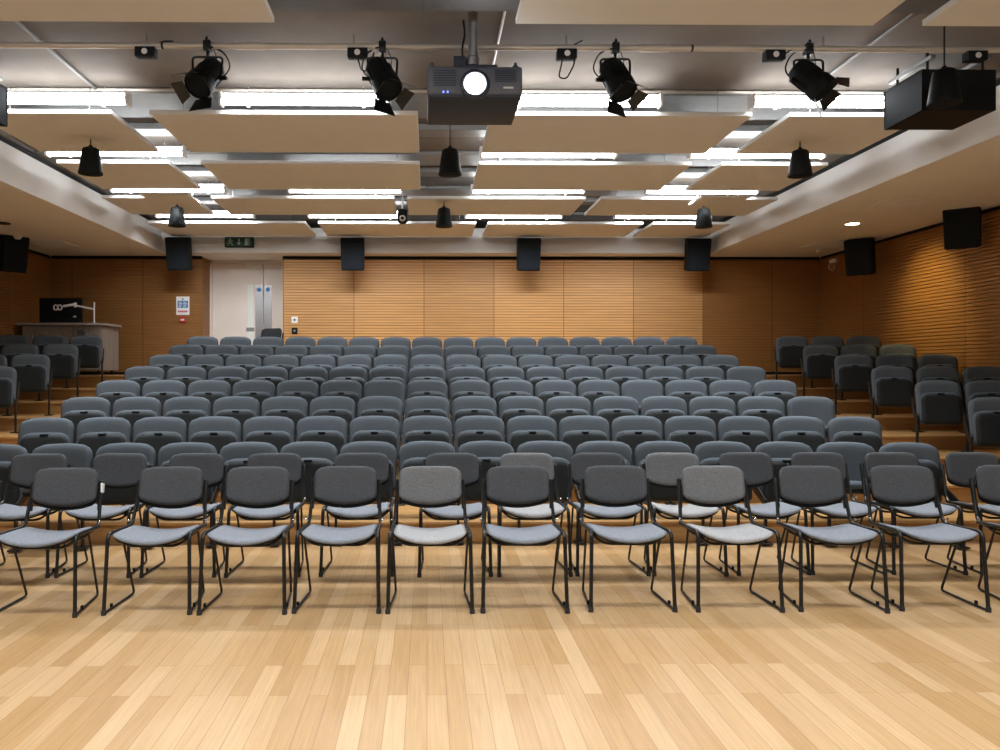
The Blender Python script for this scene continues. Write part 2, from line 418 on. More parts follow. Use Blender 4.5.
# signs and switches by the doors
t = thing('fire_notice', 'white and blue fire notice with a red line, on the ribbed wall beside the door', 'sign', (-4.255, WALL_Y - .002, 2.52))
obj('board', box(B(), -.115, .115, -.006, 0, -.16, .16, .003, 1), M['signwhite'], t)
obj('notice_block', box(B(), -.09, .09, -.008, -.006, -.035, .085), M['blue'], t)
b = B()
for i, w in enumerate((.05, .065, .06, .04)):
    box(b, -.07, -.07 + w, -.0095, -.008, .055 - .025 * i, .066 - .025 * i); box(b, .01, .01 + w, -.0095, -.008, .055 - .025 * i, .066 - .025 * i)
obj('text', b, M['signwhite'], t)
obj('pictogram', lathe(B(), [(.016, 0), (.016, .002)], 12), M['blue'], t, False, (0, -.006, .115), (PI / 2, 0, 0))
b = B()
for i in range(5): box(b, -.085 + .035 * i, -.085 + .035 * i + .028, -.008, -.006, -.115, -.085)
obj('text', b, M['redtext'], t)
t = thing('fire_call_point', 'red break glass fire call point under the blue and white fire notice', 'alarm', (-4.25, WALL_Y - .002, 2.275))
obj('housing', box(B(), -.05, .05, -.045, 0, -.05, .05, .008), M['red'], t, True)
obj('glass_window', box(B(), -.033, .033, -.048, -.045, -.018, .014), M['signwhite'], t)
t = thing('wall_socket', 'white square wall plate with a dark centre beside the door', 'wall plate', (-2.31, WALL_Y - .002, 2.275))
obj('plate', box(B(), -.055, .055, -.012, 0, -.055, .055, .004), M['whitep'], t)
obj('switch_button', lathe(B(), [(.018, 0), (.016, .008)], 14), M['blackp'], t, False, (0, -.012, 0), (PI / 2, 0, 0))
t = thing('wall_switch', 'dark square key switch under the white wall plate', 'wall plate', (-2.31, WALL_Y - .002, 2.085))
obj('plate', box(B(), -.05, .05, -.02, 0, -.055, .055, .006), M['blackp'], t)
obj('key_barrel', lathe(B(), [(.02, 0), (.018, .008)], 14), M['steel'], t, False, (0, -.02, 0), (PI / 2, 0, 0))

# exit sign under the rafts, on the bulkhead
t = thing('exit_sign', 'green and white emergency exit sign with running figure, arrow and doorway', 'sign', (-3.17, BEAM_Y - .06, 3.555))
obj('housing', box(B(), -.24, .24, -.02, .06, -.08, .085, .006), M['blackp'], t)
obj('sign_face', box(B(), -.225, .225, -.026, -.02, -.07, .072), M['green'], t)
y = -.029
b = B()
lathe(b, [(.014, 0), (.014, .002)], 12, Matrix.Translation((-.145, y, .048)) @ Matrix.Rotation(PI / 2, 4, 'X'))
for pl in ([(-.165, .03), (-.14, .03), (-.12, -.012), (-.145, -.012)], [(-.14, .028), (-.10, .012), (-.092, .02), (-.13, .036)], [(-.165, .03), (-.195, .008), (-.188, 0), (-.158, .018)],
           [(-.128, -.012), (-.098, -.03), (-.11, -.06), (-.122, -.056), (-.115, -.034), (-.145, -.014)], [(-.145, -.012), (-.165, -.035), (-.2, -.04), (-.2, -.028), (-.17, -.024), (-.155, -.005)]):
    prism(b, pl, .002, Matrix.Translation((0, y, 0)))
obj('running_figure', b, M['dimwhite'], t)
obj('arrow', prism(B(), [(-.01, .055), (.015, .055), (.015, -.01), (.04, -.01), (.0025, -.055), (-.035, -.01), (-.01, -.01)], .002, Matrix.Translation((0, y, 0))), M['dimwhite'], t)
b = B(); box(b, .10, .112, y, y + .002, -.055, .06); box(b, .165, .177, y, y + .002, -.055, .06); box(b, .10, .177, y, y + .002, .05, .062); box(b, .112, .150, y, y + .002, -.055, .05)
obj('doorway', b, M['dimwhite'], t)

# ------------------------------------------------------------------ ceiling rafts
RAFT_ROWS = [
    (3.93, 5.15, [(-3.4, -.98), (.57, 2.89), (3.21, 4.45)], 'in the row nearer than the lighting bar'),
    (7.0, 8.22, [(-3.95, -2.75), (-2.42, -.08), (.56, 2.86), (3.19, 4.4)], 'in the first row beyond the lighting bar'),
    (8.68, 9.91, [(-4.0, -2.79), (-2.44, -.08), (.56, 2.885), (3.21, 4.38)], 'in the second row beyond the lighting bar'),
    (10.43, 11.52, [(-4.22, -3.06), (-2.81, -.43), (-.26, 2.08), (2.27, 4.6)], 'in the third row beyond the lighting bar'),
    (12.2, 13.38, [(-4.25, -1.85), (-1.66, .75), (.93, 3.31), (3.46, 4.66)], 'in the row against the back bulkhead'),
]
for y0, y1, xs, where in RAFT_ROWS:
    for i, (x0, x1) in enumerate(xs):
        t = thing('hanging_raft', f'white rectangular ceiling raft, {ORD[i]} from lectern side, {where}', 'ceiling panel', ((x0 + x1) / 2, (y0 + y1) / 2, RAFT_Z), 0, 'acoustic ceiling rafts')
        w, d = (x1 - x0) / 2, (y1 - y0) / 2
        obj('board', box(B(), -w, w, -d, d, 0, .04, .004, 1), M['raft'], t)
        for sx in (-1, 1):
            for sy in (-1, 1):
                obj('suspension_wire', tube(B(), [(sx * (w - .25), sy * (d - .15), .04), (sx * (w - .25), sy * (d - .15), above((y0 + y1) / 2 + sy * (d - .15)) - RAFT_Z)], .004, 5), M['chrome'], t)
for x0, x1, y0, y1, lab in ((-3.53, -2.93, 9.86, 10.40, 'on the lectern side'), (3.42, 4.03, 9.93, 10.42, 'on the downlit wall side')):
    t = thing('hanging_raft', f'small square ceiling raft hung lower beneath a ceiling light {lab}', 'ceiling panel', ((x0 + x1) / 2, (y0 + y1) / 2, 3.55), 0, 'acoustic ceiling rafts')
    w, d = (x1 - x0) / 2, (y1 - y0) / 2
    obj('board', box(B(), -w, w, -d, d, 0, .03, .003, 1), M['raft'], t)
    for sx in (-1, 1):
        obj('suspension_wire', tube(B(), [(sx * .2, d - .03, .03), (sx * .2, d - .03, above(y1 - .03) - 3.55)], .005, 6), M['chrome'], t)

# ------------------------------------------------------------------ linear ceiling lights
def luminaire(tubem, watts, spread, tilt=0, L=1.45):
    t = thing('ceiling_light', 'x', 'ceiling light')
    h = L / 2
    obj('housing', box(B(), -h, h, -.045, .06, -.006, .006, .003, 1), M['whitep'], t)
    for dy, dz in ((.012, .032), (-.012, -.032)):
        obj('fluorescent_tube', tube(B(), [(-h + .02, dy, dz), (h - .02, dy, dz)], .022, 10), M[tubem], t, True)
    for s in (-1, 1):
        obj('end_cap', box(B(), s * h - .012, s * h + .012, -.05, .062, -.058, .058, .008), M['whitep'], t)
        obj('bracket', box(B(), s * .5 - .012, s * .5 + .012, .04, .058, -.055, .0), M['whitep'], t)
        obj('suspension_wire', tube(B(), [(s * .5, .05, .004), (s * .5, .05, SLAB_Z - LAMP_Z - .05)], .004, 5), M['chrome'], t)
    al = bpy.data.lights.new('fitting_beam', 'AREA'); al.shape = 'RECTANGLE'; al.size = L - .08; al.size_y = .09
    al.energy = watts; al.color = (.95, .975, 1.0); al.spread = math.radians(spread)
    ao = bpy.data.objects.new('fitting_beam', al); COL.link(ao); ao.parent = t; ao.location = (0, 0, -.062); ao.rotation_euler = (math.radians(tilt), 0, 0)
    return t
lamp, lamp_back, lamp_stage = luminaire('tube', BEAM_ROOM, 105), luminaire('tubeback', BEAM_BACK, 130, 30), luminaire('tubefront', BEAM_STAGE, 120)
COLS = [-3.30, -1.05, 1.30, 3.55]
for y, cols, where in ((6.92, (0, 1, 2, 3), 'directly beyond the lighting bar'), (8.58, (0, 2, 3), 'between first and second raft rows'),
                       (10.32, (0, 1, 2, 3), 'between second and third raft rows'), (12.02, (0, 1, 2, 3), 'in front of the last raft row')):
    for n, c in enumerate(cols):
        place(lamp_back if y == 12.02 else lamp, USED, f'white twin tube ceiling light, {ORD[n]} from lectern side, {where}', 'ceiling light', (COLS[c] + (-.02 if y > 8 and c == 0 else 0), y, LAMP_Z), 0, 'linear ceiling lights')
for y in (3.8, 2.0, .2):
    for c in range(4):
        place(lamp_stage, USED, 'white twin tube ceiling light over the stage end of the room', 'ceiling light', (COLS[c], y, LAMP_Z), 0, 'linear ceiling lights over the stage')

# ------------------------------------------------------------------ lighting bar, conduits, ducts
PIPE_Z, PIPE_Y = 3.83, 6.02
t = thing('lighting_bar', 'long horizontal pale pipe under the concrete ceiling carrying the stage spotlights', 'pipe', (0, PIPE_Y, PIPE_Z))
obj('pipe', tube(B(), [(-4.45, 0, 0), (4.8, 0, 0)], .0225, 12), M['pipe'], t, True)
for x in (-1.33, 1.72): obj('sleeve', tube(B(), [(x - .11, 0, 0), (x + .11, 0, 0)], .027, 12), M['pipe'], t, True)
for x in (-2.1, -.55, 1.05, 3.0):
    obj('hanger', tube(B(), [(x, 0, .02), (x, 0, SLAB_Z - PIPE_Z - .003)], .008, 6), M['chrome'], t)
for x in (2.0, -1.98): obj('cable_tie', tube(B(), [(x - .008, 0, 0), (x + .008, 0, 0)], .026, 10), M['blackp'], t)
tag(obj('conduit', tube(B(), [(-4.45, 7.17, 3.90), (4.8, 7.17, 3.90)], .014, 8), M['pipe'], None, True), 'thin horizontal metal conduit along the grey downstand beam', 'conduit', 'ceiling conduits')
tag(obj('conduit', tube(B(), fillet([(-2.95, 5.5, 3.907), (-2.95, 7.12, 3.907), (-2.95, 7.15, 3.90)], .05), .014, 8), M['duct'], None, True), 'thin conduit running towards the stage above the spotlight nearer the lectern side', 'conduit', 'ceiling conduits')
tag(obj('conduit', tube(B(), [(.545, 5.5, 3.912), (.545, 7.15, 3.912)], .010, 8), M['whitep'], None, True), 'thin white conduit running along the concrete ceiling above the projector', 'conduit', 'ceiling conduits')
tag(obj('conduit', tube(B(), [(3.42, 5.5, 3.910), (3.42, 7.15, 3.910)], .012, 8), M['duct'], None, True), 'grey conduit running along the concrete ceiling above the hung loudspeaker', 'conduit', 'ceiling conduits')
t = thing('ventilation_duct', 'dark grey rectangular air duct crossing under the concrete ceiling above the projector pole', 'duct', (0, 5.3, SLAB_Z - .08))
obj('duct_body', box(B(), -4.4, 4.75, -.55, .15, 0, .078, .004, 1), M['darkduct'], t)
for x in (-2.5, 0, 2.5): obj('flange', box(B(), x - .02, x + .02, -.56, .16, -.012, .078), M['darkduct'], t)
for k, (yy, lab) in enumerate(((8.32, 'first'), (10.05, 'second'), (11.78, 'third'))):
    t = thing('cable_tray', f'galvanised cable tray crossing the ceiling above the {lab} raft gap', 'cable tray', (0, yy, 3.86), 0, 'cable trays')
    obj('tray', box(B(), SOFFIT_L + .05, SOFFIT_R - .05, -.12, .12, 0, .012), M['duct'], t)
    for s in (-1, 1): obj('tray_side', box(B(), SOFFIT_L + .05, SOFFIT_R - .05, s * .12 - .004, s * .12 + .004, 0, .06), M['duct'], t)
    for x in (-2.6, .2, 3.0): obj('hanger', tube(B(), [(x, 0, .012), (x, 0, SLAB_Z - 3.863)], .006, 6), M['chrome'], t)

# ------------------------------------------------------------------ stage spotlights
def spotlight(x, direc, label, side=1):
    t = thing('stage_spotlight', label, 'spotlight', (x, PIPE_Y, PIPE_Z), 0, 'stage spotlights on the bar')
    b = B(); box(b, -.028, .028, -.035, .035, -.045, .035, .008); tube(b, fillet([(0, -.03, .02), (0, -.03, .055), (0, .03, .055), (0, .03, .0)], .025), .010, 8); tube(b, [(.0, 0, -.04), (.0, 0, -.085)], .012, 8); tube(b, [(.02, -.03, -.01), (-.05 * side, -.05, -.03)], .007, 6)
    obj('hook_clamp', b, M['blackm'], t, True)
    obj('yoke', tube(B(), fillet([(-.105, -.02, -.25), (-.112, 0, -.085), (.112, 0, -.085), (.105, -.02, -.25)], .03), .0095, 8), M['blackm'], t, True)
    c = Vector((0, -.03, -.24)); d = Vector(direc).normalized()
    mx = aim(c, d)
    b = B(); lathe(b, [(.03, .15), (.070, .145), (.088, .115), (.093, .05), (.093, -.05), (.103, -.055), (.107, -.08), (.107, -.145), (.100, -.150), (.096, -.135)], 20, mx, cap=True)
    for k in range(10):
        a = 2 * PI * k / 10
        box(b, -.004, .004, .084, .100, -.04, .09, mx=mx @ Matrix.Rotation(a, 4, 'Z'))
    obj('lamp_housing', b, M['blackp'], t, True)
    obj('lens', lathe(B(), [(.094, -.136), (.06, -.142), (.02, -.145)], 20, mx), M['grille'], t, True)
    for k, (ang, ln, w) in enumerate(((28, .095, .105), (40, .085, .085), (20, .10, .105), (42, .085, .085))):
        a = k * PI / 2
        ol = [(-w * .72, 0), (w * .72, 0), (w, ln), (-w, ln)]
        m2 = mx @ Matrix.Rotation(a, 4, 'Z') @ Matrix.Translation((0, .100, -.148)) @ Matrix.Rotation(math.radians(-180 + ang) , 4, 'X')
        obj('barn_door', prism(B(), ol, .003, m2), M['blackm'], t)
    obj('cable', tube(B(), fillet([(-.02, .02, .01), (-.12 * side, .03, -.03), (-.17 * side, .04, -.15), (-.09 * side, .03, -.24), tuple(c - d * .12)], .08), .006, 6), M['blackp'], t, True)
    obj('safety_wire', tube(B(), fillet([(.03, 0, .02), (.07, .02, -.1), (.06, .03, -.19)], .04), .003, 5), M['blackp'], t)
    obj('tilt_knob', tube(B(), [(-.095 * side, -.02, -.25), (-.15 * side, -.03, -.25)], .016, 8), M['blackp'], t, True)
spotlight(-1.645, (-.30, -.62, -.72), 'black stage spotlight with open barn doors, first on the bar from the lectern side', -1)
spotlight(-.335, (.40, -.40, -.82), 'black stage spotlight hanging on the bar just beside the projector, towards the lectern', 1)
spotlight(1.42, (.30, -.40, -.86), 'black stage spotlight on the bar between the projector and the last spotlight', 1)
spotlight(2.885, (.62, -.32, -.72), 'black stage spotlight turned sharply sideways, next to the hung loudspeaker', 1)

def socket_box(x, loop, label):
    t = thing('socket_box', label, 'socket box', (x, PIPE_Y, PIPE_Z - .03), 0, 'socket boxes on the lighting bar')
    obj('housing', box(B(), -.075, .075, -.05, .03, -.065, .007, .008), M['blackp'], t, True)
    obj('socket', lathe(B(), [(.022, 0), (.022, .004)], 16), M['whitep'], t, False, (0, -.05, -.03), (PI / 2, 0, 0))
    if loop: obj('cable', tube(B(), fillet([(p[0], -.01, p[1]) for p in loop], .06), .006, 6), M['blackp'], t, True)
socket_box(-2.10, [(.07, .02), (.12, .06), (.2, .06)], 'black socket box under the bar beside the first spotlight')
socket_box(-.52 , [(-.0, -.06), (.03, -.16), (.09, -.15), (.12, -.02)], 'black socket box under the bar beside the projector')
socket_box(1.05, [(-.03, -.06), (-.06, -.2), (.0, -.21), (.07, -.08), (.04, .04), (.12, .08)], 'black socket box with a long cable loop beside the third spotlight')
socket_box(2.62, [(.07, -.02), (.13, .02), (.2, .03)], 'black socket box under the bar beside the sideways spotlight')
socket_box(4.15, None, 'black socket box under the bar behind the hung loudspeaker')

# ------------------------------------------------------------------ projector
t = thing('projector', 'large dark projector with glowing lens hanging on a pole under the ceiling', 'projector', (.335, 5.6, 3.314))
b = B(); box(b, -.335, .335, .0, .67, .02, .215, .022, 3)
obj('casing', b, M['projm'], t, True)
obj('base', box(B(), -.33, .33, .012, .66, 0, .035, .014, 2), M['projd'], t, True)
b = B()
for i in range(7): box(b, -.29, -.13, -.004, .004, .075 + .017 * i, .083 + .017 * i)
obj('vent_grille', b, M['projd'], t)
b = B()
for i in range(7): box(b, .14, .29, -.004, .004, .105 + .013 * i, .111 + .013 * i)
obj('vent_grille', b, M['projd'], t)
mx = Matrix.Translation((0, 0, .085)) @ Matrix.Rotation(PI / 2, 4, 'X')
obj('lens_barrel', lathe(B(), [(.105, -.02), (.105, .012), (.09, .022), (.08, .022), (.075, .008)], 28, mx), M['projd'], t, True)
obj('lens', lathe(B(), [(.07, .010), (.05, .020), (.02, .025)], 24, mx), M['lensglow'], t, True)
obj('badge', box(B(), .20, .27, -.004, .002, .058, .070), M['whitep'], t)
b = B()
obj('indicator_light', box(B(), -.225, -.215, -.003, .004, .028, .04), M['blueled'], t)
obj('indicator_light', box(B(), -.195, -.185, -.003, .004, .028, .04), M['blueled'], t)
for x in (-.30, .29):
    for y in (.05, .6):
        obj('adjuster_knob', lathe(B(), [(.022, .213), (.022, .235), (.012, .24), (.012, .255)], 12), M['projm'], t, True, (x, y, 0))
b = B(); box(b, -.14, .16, .02, .4, .215, .235, .004, 1); box(b, -.15, -.06, .03, .12, .235, .30, .01)
obj('mount_plate', b, M['projd'], t, True)
obj('mount_collar', lathe(B(), [(.05, .235), (.05, .29), (.04, .30), (.04, .33)], 20), M['steel'], t, True, (-.01, .06, 0))
obj('pole', tube(B(), [(-.01, .06, .235), (-.01, .06, SLAB_Z - 3.314)], .034, 16), M['steel'], t, True)
obj('cable', tube(B(), fillet([(-.07, .14, .24), (-.085, .15, .40), (-.06, .15, .5), (-.075, .15, .60)], .08), .008, 6), M['blackp'], t, True)

# ------------------------------------------------------------------ hanging speakers
def pendant_speaker(up):
    t = thing('pendant_speaker', 'x', 'speaker')
    obj('body', lathe(B(), [(.02, .128), (.055, .126), (.074, .115), (.082, .09), (.108, -.09), (.114, -.118), (.112, -.124)], 28), M['blackp'], t, True)
    obj('grille', lathe(B(), [(.111, -.122), (.09, -.129), (.02, -.132)], 28), M['grille'], t, True)
    obj('cable', tube(B(), [(0, 0, .12), (0, 0, up)], .006, 6), M['blackp'], t, True)
    obj('gland', lathe(B(), [(.02, .124), (.02, .146), (.012, .155)], 14), M['blackp'], t, True)
    return t
ps_low, ps_high = pendant_speaker(RAFT_Z - 3.421), pendant_speaker(SLAB_Z - 3.47)
ps_low.name, ps_high.name = 'pendant_speaker', 'pendant_speaker.001'
for x, y, z, lab in ((-3.22, 7.7, 3.40, 'below the first raft row towards the lectern'), (.222, 7.7, 3.40, 'below the gap behind the projector'), (3.61, 7.7, 3.40, 'below the first raft row towards the downlit wall'),
                  (-3.3, 10.6, 3.42, 'below the third raft row towards the lectern'), (.225, 10.6, 3.42, 'below the third raft row at mid room'), (3.68, 10.6, 3.42, 'below the third raft row towards the downlit wall'),
                  (3.78, 5.8, 3.466, 'beside the big black hung loudspeaker')):
    place(ps_high if (x, y) in ((.222, 7.7), (3.78, 5.8)) else ps_low, USED, 'black tapered pendant speaker hanging ' + lab, 'speaker', (x, y, z), 0, 'pendant speakers')

def box_speaker(loc, label):
    t = thing('hung_loudspeaker', label, 'speaker', loc, 0, 'large hung loudspeakers')
    obj('cabinet', box(B(), -.285, .285, 0, .52, 0, .32, .006, 2), M['blackp'], t)
    s = -1 if loc[0] > 0 else 1
    b = B(); box(b, s * .285 - .012, s * .285 + .012, .01, .51, .01, .31, .003, 1)
    obj('grille', b, M['grille'], t)
    b = B()
    for y0, y1, z0, z1 in ((.0, .52, .0, .01), (.0, .52, .31, .32), (0, .01, 0, .32), (.51, .52, 0, .32)):
        box(b, s * .285 - .016, s * .285 + .016, y0, y1, z0, z1)
    obj('grille_frame', b, M['grille'], t)
    for x in (-.22, .22):
        obj('rail', box(B(), x - .02, x + .02, -.02, .56, .40, .43, .003, 1), M['duct'], t)
        for y in (.06, .46):
            obj('hanger', tube(B(), [(x, y, .32), (x, y, SLAB_Z - loc[2])], .011, 8), M['blackm'], t)
box_speaker((4.165, 6.2, CAM_H + 2.03), 'big black loudspeaker hung from the ceiling above the lowered white margin')
box_speaker((-3.80, 6.2, CAM_H + 2.03), 'big black loudspeaker hung from the ceiling on the lectern side')

def wall_speaker():
    t = thing('wall_speaker', 'x', 'speaker')
    b = B(); ol = [(-.195, .27), (.195, .27), (.185, -.27), (-.185, -.27)]
    prism(b, ol, .20)
    es = [e for e in b.edges]; bmesh.ops.bevel(b, geom=es, offset=.012, segments=2, affect='EDGES')
    obj('cabinet', b, M['blackp'], t, True, (0, -.12, 0), (math.radians(10), 0, 0))
    g = B(); prism(g, [(-.18, .255), (.18, .255), (.17, -.255), (-.17, -.255)], .012)
    obj('grille', g, M['grille'], t, False, (0, -.13, 0), (math.radians(10), 0, 0))
    b = B(); box(b, -.06, .06, .16, .20, -.1, .1, .004, 1); tube(b, [(0, .05, 0), (0, .17, 0)], .025, 10)
    obj('bracket', b, M['blackm'], t)
    return t
ws = wall_speaker()
for x, lab in ((-4.10, 'at the edge of the lowered ceiling near the fire notice'), (-1.21, 'on the bulkhead beside the doors'), (1.73, 'on the bulkhead at mid room'), (4.57, 'on the bulkhead where the lowered margin meets it')):
    place(ws, USED, 'black wall speaker ' + lab, 'speaker', (x - .03, BEAM_Y - .20, 3.32), 0, 'wall speakers')
place(ws, USED, 'black wall speaker high on the ribbed side wall above the lit patch', 'speaker', (WALL_R - .24, 9.9, 3.17), math.radians(-40), 'wall speakers')
place(ws, USED, 'black wall speaker high on the ribbed side wall beside the corner', 'speaker', (WALL_R - .32, 12.1, 3.10), math.radians(-45), 'wall speakers')
place(ws, USED, 'black wall speaker high on the ribbed side wall over the lectern', 'speaker', (WALL_L + .33, 12.05, 3.12), math.radians(52), 'wall speakers')

# small camera hanging at mid room
t = thing('hung_camera', 'small black camera with pale lens hanging on a rod below the rafts', 'camera', (-.345, 11.3, 3.56))
obj('rod', tube(B(), [(0, 0, .1), (0, 0, SLAB_Z - 3.56)], .012, 8), M['steel'], t)
obj('mount_base', lathe(B(), [(.07, .03), (.07, .09), (.04, .11)], 18), M['blackp'], t, True)
obj('camera_head', lathe(B(), [(.02, -.10), (.06, -.085), (.075, -.04), (.075, .03)], 18), M['blackp'], t, True)
obj('lens_ring', lathe(B(), [(.045, 0), (.04, .02), (.028, .02)], 18), M['signwhite'], t, True, (0, -.065, -.03), (PI / 2, 0, 0))
obj('lens', lathe(B(), [(.028, 0), (.022, .022)], 16), M['blackp'], t, True, (0, -.068, -.03), (PI / 2, 0, 0))
# wall bracket camera near the corner
t = thing('wall_camera', 'small pale camera on a curled bracket under the ceiling in the far corner', 'camera', (WALL_R - .01, 13.4, 3.22))
obj('bracket', tube(B(), fillet([(0, 0, .02), (-.14, -.02, -.02), (-.16, -.03, -.12), (-.07, -.03, -.15), (-.05, -.02, -.06)], .06), .012, 8), M['pipe'], t, True)
obj('camera_head', lathe(B(), [(.03, 0), (.035, .06), (.03, .12)], 14), M['whitep'], t, True, (-.16, -.1, .0), (PI / 2, 0, .3))

# ------------------------------------------------------------------ tip-up auditorium seats
def tip_seat(name, down=False, end=False, py=-.34):
    t = thing(name, 'x', 'seat')
    tilt = Matrix.Rotation(math.radians(-9), 4, 'X')
    def fb(co):
        c = tilt @ Vector((co.x, co.y - .55 * co.x ** 2, co.z - .43))
        return Vector((c.x, c.y, c.z + .79))
    obj('backrest', pad(.238, .43, .078, .05, .08, arch=.028, taper=.0, fn=fb, pw=10), M['tipfab'], t, 'all')
    def fs(co):
        c = tilt @ Vector((co.x, co.y + .045 - .5 * co.x ** 2, co.z - .43))
        return Vector((c.x, c.y, c.z + .79))
    obj('back_shell', pad(.231, .40, .078, .05, .03, arch=.03, taper=.0, fn=fs), M['tippan'], t, 'all')
    if down:
        m = Matrix.Translation((0, -.065, .43)) @ Matrix.Rotation(math.radians(84), 4, 'X')
    else:
        m = Matrix.Translation((0, -.128, .298)) @ Matrix.Rotation(math.radians(-7), 4, 'X')
    def tf(k, dy, z0):
        return lambda co: m @ Vector((co.x, co.y + dy - .25 * co.x ** 2, co.z + z0))
    seat = obj('seat', pad(.216, .365, .075, .045, .06, arch=.012, fn=tf(0, .016, 0), pw=14), M['tipfab'], t, 'all')
    obj('seat_pan', pad(.205, .334, .065, .045, .05, arch=.012, fn=tf(0, -.016, .006), pw=14), M['tippan'], seat, 'all')
    obj('seat_tab', box(B(), -.034, .034, -.044, -.010, .334, .347, .003, 1, mx=m), M['blackp'], seat)
    def leg(x):
        b = B(); box(b, x - .010, x + .010, py - .02, py + .02, .012, .36 if py < -.3 else .40, .004, 1)
        prism(b, [(py - .01, .35), (py + .02, .30), (-.07, .37), (.0, .43), (.02, .60), (-.02, .60), (-.07, .46)], .010, Matrix.Translation((x - .005, 0, 0)) @ Matrix(((0, 1, 0, 0), (1, 0, 0, 0), (0, 0, 1, 0), (0, 0, 0, 1))))
        lg = obj('leg', b, M['blackm'], t)
        obj('foot_plate', box(B(), x - .045, x + .045, py - .06, py + .06, 0, .014, .004, 1), M['blackm'], lg)
    leg(-.2465)
    if end: leg(.2465)
    return t
P_SIDE, P_SIDE_END = tip_seat('side_seat', py=-.13), tip_seat('side_seat', False, True, -.13)
P_UP, P_DOWN, P_END = tip_seat('auditorium_seat'), tip_seat('auditorium_seat', True), tip_seat('auditorium_seat', False, True)
ARC = 30.0
def seat_at(row, x, base_x=0):
    """row 0 is the back row; rows bow gently round the stage"""
    k = 7 - row
    z = .012 if k == 0 else LEVEL[k - 1]
    u = x - .55
    y = 6.77 + .84 * k - (ARC - math.sqrt(ARC * ARC - u * u))
    return (x, y, z), -math.asin(u / ARC)
DOWN = {(7, 14), (4, 6), (4, 12), (5, 15), (3, 15), (7, 1)}
for row in range(8):
    for n in range(16):
        x = (n - 7) * (.496 if n > 7 else .4935)
        loc, a = seat_at(row, x)
        p = P_DOWN if (row, n) in DOWN else P_END if n == 15 else P_UP
        lab = f'central grey tip-up seat, {ORD[n]} from the lectern aisle, {ORD[row]} row from the back wall'
        place(p, USED, lab, 'seat', loc, a + random.uniform(-.004, .004), f'central tip-up seats, {ORD[row]} row from the back wall')
for row in range(7):
    for n in range(3):
        x = 5.595 + .02 * row + .5 * n
        if row in (4, 5) and n > 1 or row == 6: continue
        loc, a = seat_at(row, x)
        place(P_SIDE_END if n == 2 else P_SIDE, USED, f'side tip-up seat by the downlit wall, {ORD[n]} from the aisle, {ORD[row]} row from back', 'seat', loc, a, 'tip-up seats of the side block by the downlit wall')
for row in range(5):
    for n in range(3):
        x = -5.125 - .5 * n
        if row == 4 and n == 2: continue
        loc, a = seat_at(row, x)
        if row > 3: continue
        place(P_SIDE_END if n == 0 else P_SIDE, USED, f'side tip-up seat by the lectern, {ORD[n]} from the aisle, {ORD[row]} row from back', 'seat', loc, a, 'tip-up seats of the side block by the lectern')

# ------------------------------------------------------------------ loose stacking chairs
def stack_chair(back, seatm, name='stacking_chair'):
    t = thing(name, 'x', 'chair')
    z0 = .455
    for s in (-1, 1):
        b = B()
        tube(b, fillet([(s * .243, 0, .012), (s * .232, .035, z0), (s * .228, .20, z0 - .01), (s * .228, .40, z0 - .018)], .045), .0115, 8)
        obj('front_leg', b, M['blackm'], t, True)
        sl = obj('sled_leg', tube(B(), fillet([(s * .229, .23, z0 - .012), (s * .215, .42, .012), (s * .242, .008, .010)], .03), .0075, 8), M['blackm'], t, True)
        obj('linking_clip', box(B(), s * .24 - .007, s * .24 + .007, .10, .118, .012, .036, .002, 1), M['blackp'], sl)
        b = B()
        tube(b, fillet([(s * .228, .37, z0 - .018), (s * .222, .415, z0 - .005), (s * .214, .455, .57), (s * .206, .492, .70)], .03), .011, 8)
        box(b, s * .210 - .010, s * .210 + .010, -.013, .013, 0, .185, .003, 1, mx=Matrix.Translation((0, .452, .525)) @ Matrix.Rotation(math.radians(-15), 4, 'X'))
        obj('upright', b, M['blackm'], t, True)
        obj('bolt', lathe(B(), [(.008, 0), (.008, .006), (.004, .008)], 8), M['chrome'], t, False, (s * .234, .385, z0 + .012), (0, s * PI / 2, 0))
        obj('foot_cap', lathe(B(), [(.015, 0), (.015, .022), (.0125, .03)], 10), M['rubber'], t, True, (s * .243, 0, 0))
    b = B()
    for yy in (.34, .11): tube(b, fillet([(-.229, yy, z0 - .014), (-.15, yy, z0 - .085), (.15, yy, z0 - .085), (.229, yy, z0 - .014)], .05), .008, 8)
    obj('cross_tube', b, M['blackm'], t, True)
    tilt = Matrix.Rotation(math.radians(-14), 4, 'X')
    def fb(co):
        c = tilt @ Vector((co.x, co.y - .9 * co.x ** 2, co.z))
        return Vector((c.x, c.y + .462, c.z + .548))
    obj('backrest', pad(.198, .245, .070, .03, .034, arch=.008, botarch=.036, fn=fb), back, t, 'all')
    def fs(co):
        c = tilt @ Vector((co.x, co.y + .018 - .9 * co.x ** 2, co.z - .020))
        return Vector((c.x, c.y + .462, c.z + .548))
    obj('back_shell', pad(.194, .245, .07, .03, .022, arch=.008, botarch=.036, fn=fs), M['blackp'], t, 'all')
    def ft(dz, k=1.0):
        def f(co):
            y = .41 - co.z; fr = max(0.0, 1 - y / .42)
            z = z0 + .004 + dz - co.y * k - .045 * (1 - (co.x / .21) ** 2) * (.75 + .25 * fr) - .026 * (1 - fr) - .010 * fr ** 6
            return Vector((co.x, y, z))
        return f
    obj('seat', pad(.212, .415, .055, .05, .036, arch=.008, fn=ft(0), pw=10), seatm, t, 'all')
    obj('seat_shell', pad(.206, .408, .055, .05, .022, arch=.008, fn=ft(-.016)), M['blackp'], t, 'all')
    return t
C_DARK = stack_chair(M['fabric'], M['seatfab']); C_PALE = stack_chair(M['fabric_light'], M['seatfab_light'])
